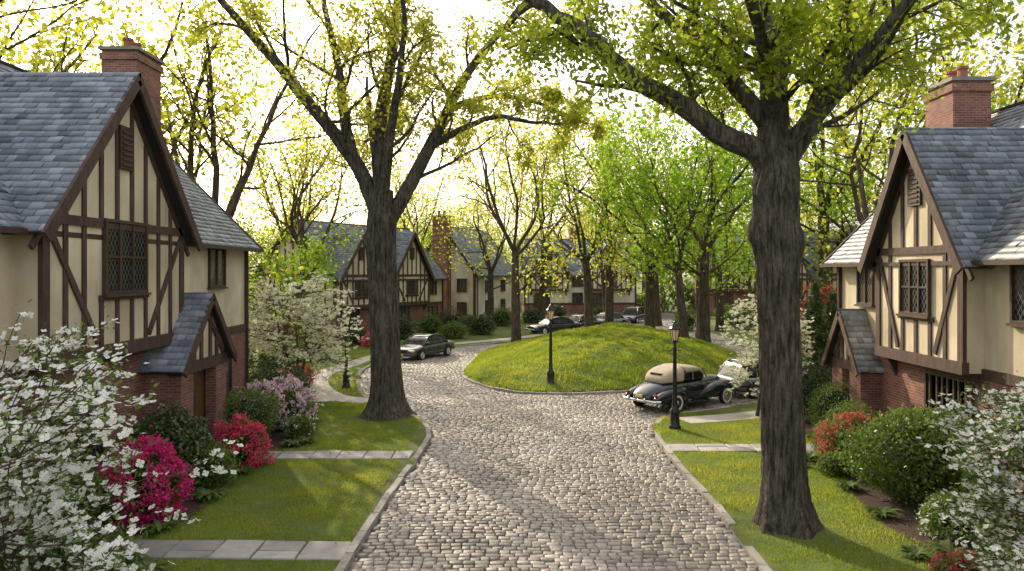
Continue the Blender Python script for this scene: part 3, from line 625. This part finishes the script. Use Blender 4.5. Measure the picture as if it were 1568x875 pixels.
        if pr>.2:
            for sgn in (-1,1): h.add('bracket','timber',[(0,yc+sgn*(hw-.2)-.07,j),(pr-.12,yc+sgn*(hw-.2)-.07,j-.03),(0,yc+sgn*(hw-.2)-.07,j-.6)]+[(0,yc+sgn*(hw-.2)+.07,j),(pr-.12,yc+sgn*(hw-.2)+.07,j-.03),(0,yc+sgn*(hw-.2)+.07,j-.6)],[[0,1,2],[5,4,3],[0,3,4,1],[1,4,5,2],[2,5,3,0]])
        if gw: h.window(0,yc-hw*.35,.95,min(1.9,hw),1.5,4,2)
    if porch:
        ya,yb,px,ze_,za_=porch; yc=(ya+yb)/2; hw=(yb-ya)/2
        h.box('porch_brick','brick',0,px,ya,ya+.3,-.2,ze_); h.box('porch_brick','brick',0,px,yb-.3,yb,-.2,ze_)
        h.box('porch_brick','brick',px-.3,px-.003,ya+.3,ya+.75,-.2,ze_); h.box('porch_brick','brick',px-.3,px-.003,yb-.75,yb-.3,-.2,ze_)
        h.box('porch_step','flag',px-.1,px+.5,ya+.5,yb-.5,-.1,.2)
        h.box('door','door',px-.45,px-.35,ya+.3,yb-.3,0,ze_-.3); h.box('porch_lintel','timber',px-.32,px+.03,ya-.05,yb+.05,ze_-.42,ze_-.1)
        h.box('door_light','glass',px-.35,px-.34,yc-.2,yc+.2,1.3,1.9)
        h.extr('porch_gable','stucco',[(ya,ze_-.1),(yb,ze_-.1),(yc,za_-.12)],0,px)
        for v in (-.5,-.2,.2,.5): h.beam((yc+v*hw,ze_-.1),(yc+v*hw,ze_+(1-abs(v))*(za_-ze_)-.2),.16,px,px+.05)
        h.beam((ya+.3,ze_-.05),(yc,za_-.5),.14,px,px+.056); h.beam((yb-.3,ze_-.05),(yc,za_-.5),.14,px,px+.058)
        kk=(za_-ze_)/hw; x1=px+.25
        for sgn in (-1,1):
            q=[(x1,yc+sgn*(hw+.25),ze_-.25*kk),(0,yc+sgn*(hw+.25),ze_-.25*kk),(0,yc,za_),(x1,yc,za_)]
            h.slab('roof_deck','slab',q,.07); h.slates(q[0],q[1],q[3],rng); h.beam((yc+sgn*(hw+.25),ze_-.25*kk-.08),(yc,za_-.12),.2,x1-.06,x1+.002,'bargeboard')
    for (cx,cy,wx,wy,zb,zt) in chims:
        h.box('chimney','brick',cx-wx/2,cx+wx/2,cy-wy/2,cy+wy/2,zb,zt)
        h.box('chimney_corbel','brick',cx-wx/2-.06,cx+wx/2+.06,cy-wy/2-.06,cy+wy/2+.06,zt-.35,zt-.12)
        h.box('chimney_cap','flag',cx-wx/2-.09,cx+wx/2+.09,cy-wy/2-.09,cy+wy/2+.09,zt-.02,zt+.09)
        for o in (-.28,.28):
            n=10; V=[];F=[]
            for rr,zz in ((.16,zt+.09),(.14,zt+.45),(.18,zt+.47),(.18,zt+.55),(.1,zt+.55)): V+=[(cx+o*(wx>wy)+rr*math.cos(i/n*6.283),cy+o*(wy>=wx)+rr*math.sin(i/n*6.283),zz) for i in range(n)]
            for q in range(4): F+=[[q*n+i,q*n+(i+1)%n,(q+1)*n+(i+1)%n,(q+1)*n+i] for i in range(n)]
            h.add('chimney_pots','terra',V,F)
    for yy in (y0+.5,y1-.12): h.box('downspout','frame',.03,.11,yy-.04,yy+.04,0,eave-.3)
    return h.build(name,loc,rz,sx)
house('tudor_house',(-9.55,0,.1),0,1,4,26.6,9,6.35,10.85,3.2,
  gables=[(17.25,3.05,.5,3.3,6.3,9.75,(1.75,4.75,1.55))],
  wins=[(23.9,4.75,1.15,1.4,2),(13.0,4.75,.9,1.3,2),(12.7,1.1,1.4,1.4,2),(24.3,1.2,1.3,1.3,2)],
  porch=(19.1,22.1,1.0,2.9,4.6),chims=[(-3.9,26.2,1.2,1.75,0,12.8)],seed=3)
house('tudor_house',(11.25,0,.1),0,-1,4,25.4,9,5.8,10.3,2.75,
  gables=[(19.75,2.1,.45,2.75,5.8,8.95,(1.3,4.1,1.35))],
  wins=[(23.5,4.2,.9,1.2,2),(16.1,4.1,.9,1.2,2),(15.6,1.1,1.6,1.3,3),(19.0,1.0,1.5,1.5,3)],
  porch=(22.6,24.6,.6,2.5,4.0),chims=[(-3.2,24.0,1.2,1.55,0,11.2)],seed=4)
house('tudor_house',(-12.9,54,.1),math.radians(-28.6),1,0,14,8,4.9,9.0,2.4,
  gables=[(2.4,2.3,.4,2.4,4.9,8.0,(1.3,3.3,1.1)),(8.8,2.5,.4,2.4,4.9,8.4,(1.4,3.3,1.1))],
  wins=[(5.5,3.3,1,1,2),(12.4,3.3,1.0,1.0,2),(5.4,.9,1,1.2,2),(12.4,.9,1.3,1.2,2)],seed=5,endwins=[(-4,3.3,1.4,1.2)])
house('stucco_house',(-3.6,72,.1),math.radians(-22),1,0,10,6.8,5.2,9.6,.6,
  gables=[],wins=[(3,3.2,1,1,2),(3,1,1,1.2,2),(7,3.2,1,1,2),(7,1,1,1.2,2)],chims=[(-3.4,-.45,1.6,.9,-.2,10.6)],stucco='stucco2',seed=6,endwins=[(-1.4,3.3,.9,1.1),(-1.4,1,.9,1.1)],studs=False)
house('tudor_house',(1.5,90,.1),math.radians(-83),1,0,14,8,5,9.2,1.2,
  gables=[(3,2.4,.4,2.8,5,8.6,(1.4,3.4,1.1)),(10.5,2.8,.4,2.8,5,9,(1.4,3.4,1.1))],wins=[(6.6,3.4,1.2,1.1,3),(6.6,1.3,1.2,1.2,3)],chims=[(-4,7,.9,1.3,4,10.6)],stucco='stucco2',seed=7)
house('brick_house',(22,86,.2),math.radians(-97),1,0,11,8,5,9.4,5.0,
  gables=[(3.5,2.6,.4,2.8,5,8.8,(1.5,3.4,1.1))],wins=[(8,3.2,1.4,1.2,3),(8,.8,1.6,1.7,3)],chims=[(-4,8,.9,1.3,4,10.8)],seed=8,studs=False)
house('tudor_house',(21.5,60,.1),math.radians(193),1,0,12,8,5,9.0,2.7,
  gables=[(3,2.3,.4,2.7,5,8.3,(1.4,3.3,1.1)),(9,2.3,.4,2.7,5,8.3,(1.4,3.3,1.1))],wins=[(6,3.3,1,1,2)],seed=9)
# ---------------------------------------------------------------- street lamps
def lathe(prof,n=16,off=(0,0,0)):
    V=[];F=[]
    for r_,z in prof: V+=[(off[0]+r_*math.cos(i/n*6.2832),off[1]+r_*math.sin(i/n*6.2832),off[2]+z) for i in range(n)]
    for q in range(len(prof)-1): F+=[[q*n+i,q*n+(i+1)%n,(q+1)*n+(i+1)%n,(q+1)*n+i] for i in range(n)]
    return V,F
def lamp(x,y,z,H=3.6):
    e=empty('street_lamp',(x,y,z)); s=H/3.6
    def a(nm,prof,m,n=16,sm=True): V,F=lathe([(r_*s,zz*s) for r_,zz in prof],n); obj(nm,pmesh(nm,V,F,M[m],sm),e)
    a('post',[(0,0),(.2,0),(.2,.1),(.16,.14),(.15,.5),(.17,.54),(.17,.6),(.11,.68),(.085,.8),(.075,1.0),(.055,2.6),(.07,2.64),(.07,2.68),(.045,2.72),(.045,2.8),(.09,2.86),(.12,2.9),(.0,2.9)],'iron')
    a('glass',[(.095,2.92),(.165,3.27)],'lampglass',8,False)
    a('lantern_cap',[(.0,3.26),(.2,3.26),(.2,3.3),(.15,3.36),(.1,3.46),(.05,3.49),(.05,3.52),(.02,3.55),(.025,3.58),(.0,3.62)],'iron',8,False)
    paths=[]
    for i in range(8):
        an=i/8*6.2832; c,s_=math.cos(an),math.sin(an); paths.append(([(.1*c*s,.1*s_*s,2.9*s),(.17*c*s,.17*s_*s,3.28*s)],[.009,.009],4))
    paths.append(([(-.22*s,0,2.58*s),(.22*s,0,2.58*s)],[.014,.014],6))
    obj('lantern_bars',tubes(paths,'bars',M['iron']),e)
lamp(5.35,24.3,.12); lamp(1.7,32.5,.25,3.65); lamp(-7.35,32.8,.12,3.5)
# ---------------------------------------------------------------- cars
M['paintG']=mat('gray_paint',(.055,.06,.068),rough=.3,bump=0,metal=.4,coat=.8)
M['paintB']=mat('navy_paint',(.008,.014,.022),rough=.2,bump=0,coat=1)
M['paintS']=mat('silver_paint',(.26,.275,.29),rough=.35,bump=0,metal=.7,coat=.4)
M['cglass']=mat('car_glass',(.015,.018,.02),rough=.06,bump=0,spec=.35)
M['chrome']=mat('chrome',(.7,.7,.7),rough=.12,bump=0,metal=1)
M['tire']=mat('tyre',(.02,.02,.02),rough=.85,bump=0)
M['wwall']=mat('whitewall',(.65,.63,.58),rough=.7,bump=0)
M['canvas']=mat('canvas_top',(.50,.42,.31),(.43,.36,.26),8,.85,.3,60)
M['tail']=mat('tail_light',(.4,.01,.01),rough=.2,bump=0,coat=1)
M['head']=mat('head_light',(.75,.75,.72),rough=.12,bump=0,coat=1)
M['plate']=mat('number_plate',(.75,.6,.2),rough=.5,bump=0)
def loft(name,st,m,parent,e=2.6,k=20,sub=1,off=0.,eb=None):
    V=[];F=[]
    for x,w_,z0,z1 in st:
        for i in range(k):
            a=(i+.5)/k*6.28318; c,s=math.cos(a),math.sin(a); ee=e if s>0 or eb is None else eb
            V.append((x,off+w_*math.copysign(abs(c)**(2/ee),c),(z0+z1)/2+(z1-z0)/2*math.copysign(abs(s)**(2/ee),s)))
    n=len(st)
    for q in range(n-1): F+=[[q*k+i,q*k+(i+1)%k,(q+1)*k+(i+1)%k,(q+1)*k+i] for i in range(k)]
    F+=[list(range(k))[::-1],[(n-1)*k+i for i in range(k)]]
    o=obj(name,pmesh(name,V,F,M[m],True),parent)
    if sub: md=o.modifiers.new('s','SUBSURF'); md.levels=sub; md.render_levels=sub
    return o
def bx(name,m,parent,x0,x1,y0,y1,z0,z1,bev=.015):
    V=[(x,y,z) for z in (z0,z1) for x,y in ((x0,y0),(x1,y0),(x1,y1),(x0,y1))]
    o=obj(name,pmesh(name,V,[[0,3,2,1],[4,5,6,7],[0,1,5,4],[1,2,6,5],[2,3,7,6],[3,0,4,7]],M[m]),parent)
    md=o.modifiers.new('b','BEVEL'); md.width=bev; md.segments=2; return o
def wheel(parent,x,y,r_,w_,ww=False):
    sg=1 if y>0 else -1
    V,F=lathe([(r_*.6,-w_/2),(r_*.93,-w_/2),(r_,-w_*.35),(r_,w_*.35),(r_*.93,w_/2),(r_*.6,w_/2)],24)
    def rot(V,dy=0): return [(x+a,y+c*sg+dy,r_+b) for a,b,c in V]
    obj('tyre',pmesh('tyre',rot(V),F,M['tire'],True),parent)
    if ww: V,F=lathe([(r_*.62,w_/2+.004),(r_*.86,w_/2+.004)],24); obj('whitewall',pmesh('ww',rot(V),F,M['wwall']),parent)
    V,F=lathe([(0,w_/2+.02),(r_*.25,w_/2+.015),(r_*.3,w_/2-.01),(r_*.55,w_/2-.015),(r_*.62,w_/2+.006)],24); obj('hubcap',pmesh('hub',rot(V),F,M['chrome'],True),parent)
def heading(dx,dy): return math.atan2(dy,dx)+math.pi
def cabin(parent,xs,zb,zr,wb,wt,paint):
    x0,x1,x2,x3=xs; prof=[(x0,zb-.06),(x0+(x1-x0)*.5,zb+(zr-zb)*.52),(x1,zr-.03),(x1+.25,zr+.02),((x1+x2)/2,zr+.045),(x2-.25,zr+.02),(x2,zr-.035),(x2+(x3-x2)*.55,zb+(zr-zb)*.5),(x3,zb-.06)]
    prof=catmull(prof,4); n=len(prof); V=[];F=[]; ys=(-1,-.97,-.6,0,.6,.97,1)
    def hw(z): return wb+(wt-wb)*min(1,max(0,(z-zb)/(zr-zb)))
    for q in ys:
        for x,z in prof:
            dz=.03 if abs(q)==1 else 0; V.append((x,q*hw(z),z-dz*(1 if z>zr-.1 else 0)-.03*q*q*(z>zr-.1)))
    m=len(ys)
    for j in range(m-1): F+=[[j*n+i,j*n+i+1,(j+1)*n+i+1,(j+1)*n+i] for i in range(n-1)]
    F+=[list(range(n)),[(m-1)*n+i for i in range(n)][::-1]]
    obj('windows',pmesh('win',V,F,M['cglass'],False),parent)
    idx=[i for i in range(n) if prof[i][1]>zr-.07]; V2=[];
    for q in ys:
        for i in idx: x,z=prof[i]; V2.append((x,q*(hw(z)+.012),z+.012-.03*q*q-(.03 if abs(q)==1 else 0)))
    k=len(idx); F2=[[j*k+i,j*k+i+1,(j+1)*k+i+1,(j+1)*k+i] for j in range(m-1) for i in range(k-1)]
    o=obj('roof',pmesh('roof',V2,F2,M[paint],True),parent)
    md=o.modifiers.new('t','SOLIDIFY'); md.thickness=.03; md.offset=-1
    P=[]
    for s in (-1,1):
        fr=[(x,s*(hw(z)+.004),z) for x,z in prof if z>zb-.03]; P.append((fr,[.028]*len(fr),6))
        for t in (.42,.72): xb=x0+(x3-x0)*t; xt=x1+(x2-x1)*min(1,max(0,(t-.14)/.76)); P.append(([(xb,s*(wb+.006),zb-.03),(xt,s*(wt+.006),zr-.05)],[.028,.026],6))
    obj('pillars',tubes(P,'pillars',M[paint]),parent)
def modern(x,y,rz,paint,kind='sedan'):
    e=empty('parked_car',(x,y,.04),rz); L_=4.6; hx=L_/2
    st=[(0,.60,.40,.60),(.06,.74,.32,.68),(.25,.84,.24,.75),(.55,.87,.22,.79),(1.0,.885,.2,.84),(1.45,.89,.2,.91),(2.2,.895,.2,.93),(3.0,.895,.2,.945),(3.7,.89,.2,.96),(4.2,.86,.24,.95),(4.48,.82,.30,.90),(4.58,.74,.38,.84),(4.62,.6,.44,.74)]
    loft('body',[(a-hx,b,c,d) for a,b,c,d in st],paint,e,3.6,28,1,0.,5)
    xs=(1.2,1.95,3.15,3.85) if kind=='sedan' else (1.15,1.9,3.95,4.4)
    cabin(e,[v-hx for v in xs],.9,1.36 if kind=='sedan' else 1.52,.79,.60,paint)
    for wx in (.85,3.65):
        for s in (-1,1):
            V,F=lathe([(0,0),(.375,0),(.385,-.03)],28); obj('wheel_arch',pmesh('arch',[(wx-hx+a,s*(.897+c*.2),.345+b) for a,b,c in V],F,M['tire']),e); wheel(e,wx-hx,s*.825,.32,.2)
    for s in (-1,1):
        bx('head_lamp','head',e,-hx+.03,-hx+.3,s*.62-.17,s*.62+.17,.54,.66,.03); bx('tail_lamp','tail',e,hx-.25,hx-.03,s*.62-.17,s*.62+.17,.6,.78,.03)
        bx('mirror',paint,e,1.35-hx,1.47-hx,s*.94-.09,s*.94+.09,.93,1.04,.03)
        bx('side_trim','tire',e,.3-hx,4.3-hx,s*.893-.008,s*.893+.008,.5,.55,.003)
        for xx in (1.55,2.55,3.4): bx('door_gap','tire',e,xx-hx,xx+.012-hx,s*.892-.008,s*.892+.006,.35,.88,.001)
    bx('grille','tire',e,-hx-.0,-hx+.1,-.38,.38,.5,.66); bx('front_bumper',paint,e,-hx-.08,-hx+.3,-.82,.82,.3,.47,.06); bx('rear_bumper',paint,e,hx-.3,hx+.08,-.82,.82,.34,.54,.06)
    bx('number_plate','plate',e,-hx-.1,-hx-.075,-.2,.2,.34,.44,.002); bx('number_plate','plate',e,hx+.075,hx+.1,-.2,.2,.38,.49,.002)
def vintage(x,y,rz):
    e=empty('vintage_car',(x,y,.04),rz); hx=2.45
    f=lambda S:[(a-hx,b,c,d) for a,b,c,d in S]
    loft('body',f([(.22,.10,.5,.90),(.3,.2,.42,1.0),(.6,.32,.38,1.07),(1.1,.47,.33,1.12),(1.6,.60,.3,1.14),(2.0,.74,.28,1.13),(2.6,.80,.28,1.12),(3.3,.80,.28,1.12),(3.8,.74,.3,1.12),(4.2,.66,.32,1.04),(4.55,.56,.36,.90),(4.8,.44,.40,.72),(4.9,.3,.44,.6)]),'paintB',e,2.5,28,1,0.,3.5)
    for s in (-1,1):
        loft('front_fender',f([(.0,.06,.52,.68),(.08,.18,.40,.80),(.3,.25,.32,.89),(.7,.285,.3,.95),(1.1,.28,.3,.94),(1.5,.24,.3,.86),(1.9,.18,.3,.72),(2.3,.12,.3,.56),(2.6,.05,.3,.42)]),'paintB',e,2.3,24,1,s*.66,3)
        loft('rear_fender',f([(2.95,.05,.3,.48),(3.15,.13,.3,.66),(3.4,.2,.3,.82),(3.8,.245,.3,.90),(4.2,.24,.3,.86),(4.6,.19,.34,.73),(4.85,.1,.4,.58)]),'paintB',e,2.3,24,1,s*.72,3)
        bx('running_board','paintB',e,1.9-hx,3.3-hx,s*.82-.12,s*.82+.12,.27,.33,.02)
        for wx in (.9,3.85):
            V,F=lathe([(0,0),(.375,0)],28); obj('wheel_arch',pmesh('arch',[(wx-hx+a,s*(.948 if wx<2 else .968),.33+b) for a,b,c in V],F,M['tire']),e)
            wheel(e,wx-hx,s*.875,.345,.19,True)
        loft('head_lamp',f([(.02,.05,.66,.76),(.06,.1,.61,.81),(.2,.09,.62,.8)]),'head',e,2,14,1,s*.62); loft('tail_lamp',f([(4.66,.07,.6,.74),(4.82,.06,.61,.73),(4.88,.03,.64,.7)]),'tail',e,2,12,1,s*.70)
        bx('belt_trim','chrome',e,1.5-hx,4.0-hx,s*.785-.02,s*.785+.014,.93,.95,.004)
        for xx in (2.0,3.1): bx('door_gap','tire',e,xx-hx,xx+.012-hx,s*.80-.01,s*.80+.003,.35,1.0,.001)
    loft('windows',f([(1.75,.58,1.0,1.12),(1.98,.62,1.02,1.42),(2.4,.66,1.02,1.5),(3.2,.66,1.02,1.5),(3.7,.6,1.02,1.42)]),'cglass',e,5,24)
    loft('canvas_roof',f([(1.93,.5,1.38,1.42),(2.0,.62,1.37,1.50),(2.3,.67,1.37,1.60),(2.8,.69,1.36,1.64),(3.12,.69,1.34,1.63)]),'canvas',e,3,28,1,0,6)
    loft('canvas_quarter',f([(3.1,.69,1.02,1.63),(3.14,.695,1.02,1.63),(3.45,.68,1.02,1.59),(3.8,.62,1.02,1.47),(4.02,.52,1.02,1.3),(4.12,.40,1.02,1.14)]),'canvas',e,3,28,1,0,6)
    bx('rear_window','cglass',e,3.86-hx,3.99-hx,-.28,.28,1.22,1.38,.02)
    P=[]
    for s in (-1,1):
        P+=[([(1.73-hx,s*.6,1.1),(1.97-hx,s*.62,1.44)],[.028,.028],6),([(2.62-hx,s*.672,1.1),(2.62-hx,s*.665,1.5)],[.02,.02],6)]
    obj('window_pillars',tubes(P,'p',M['chrome']),e)
    for xx in (-.1,5.02):
        sg=1 if xx<1 else -1
        q=catmull([(xx+.3*sg-hx,-.93,.46),(xx+.08*sg-hx,-.7,.46),(xx-hx,-.2,.46),(xx-hx,.2,.46),(xx+.08*sg-hx,.7,.46),(xx+.3*sg-hx,.93,.46)],6)
        obj('bumper',tubes([(q,[.05]*len(q),10)],'bumper',M['chrome']),e)
        for s in (-.4,.4): loft('bumper_guard',f([(xx-.07,.035,.38,.60),(xx+.07,.035,.38,.60)]),'chrome',e,3,12,1,s)
    for i in range(6): bx('grille_bar','chrome',e,.12-hx+.012*i,.34-hx,-.26+.02*i,.26-.02*i,.48+i*.07,.505+i*.07,.005)
    bx('number_plate','plate',e,4.88-hx,4.93-hx,-.16,.16,.56,.66,.002)
vintage(6.7,29.1,heading(3.2,2.4))
modern(-5.4,45.2,heading(-.45,-.85),'paintG')
modern(11.1,31.6,heading(3,.75),'paintS','wagon')
modern(3.6,62.6,heading(-.9,-.45) ,'paintG'); modern(8.9,69,heading(-.9,-.8),'paintS'); modern(6.0,65.6,heading(-.9,-.9),'paintB'); modern(12.5,76,heading(-.5,-.9),'paintG','wagon')
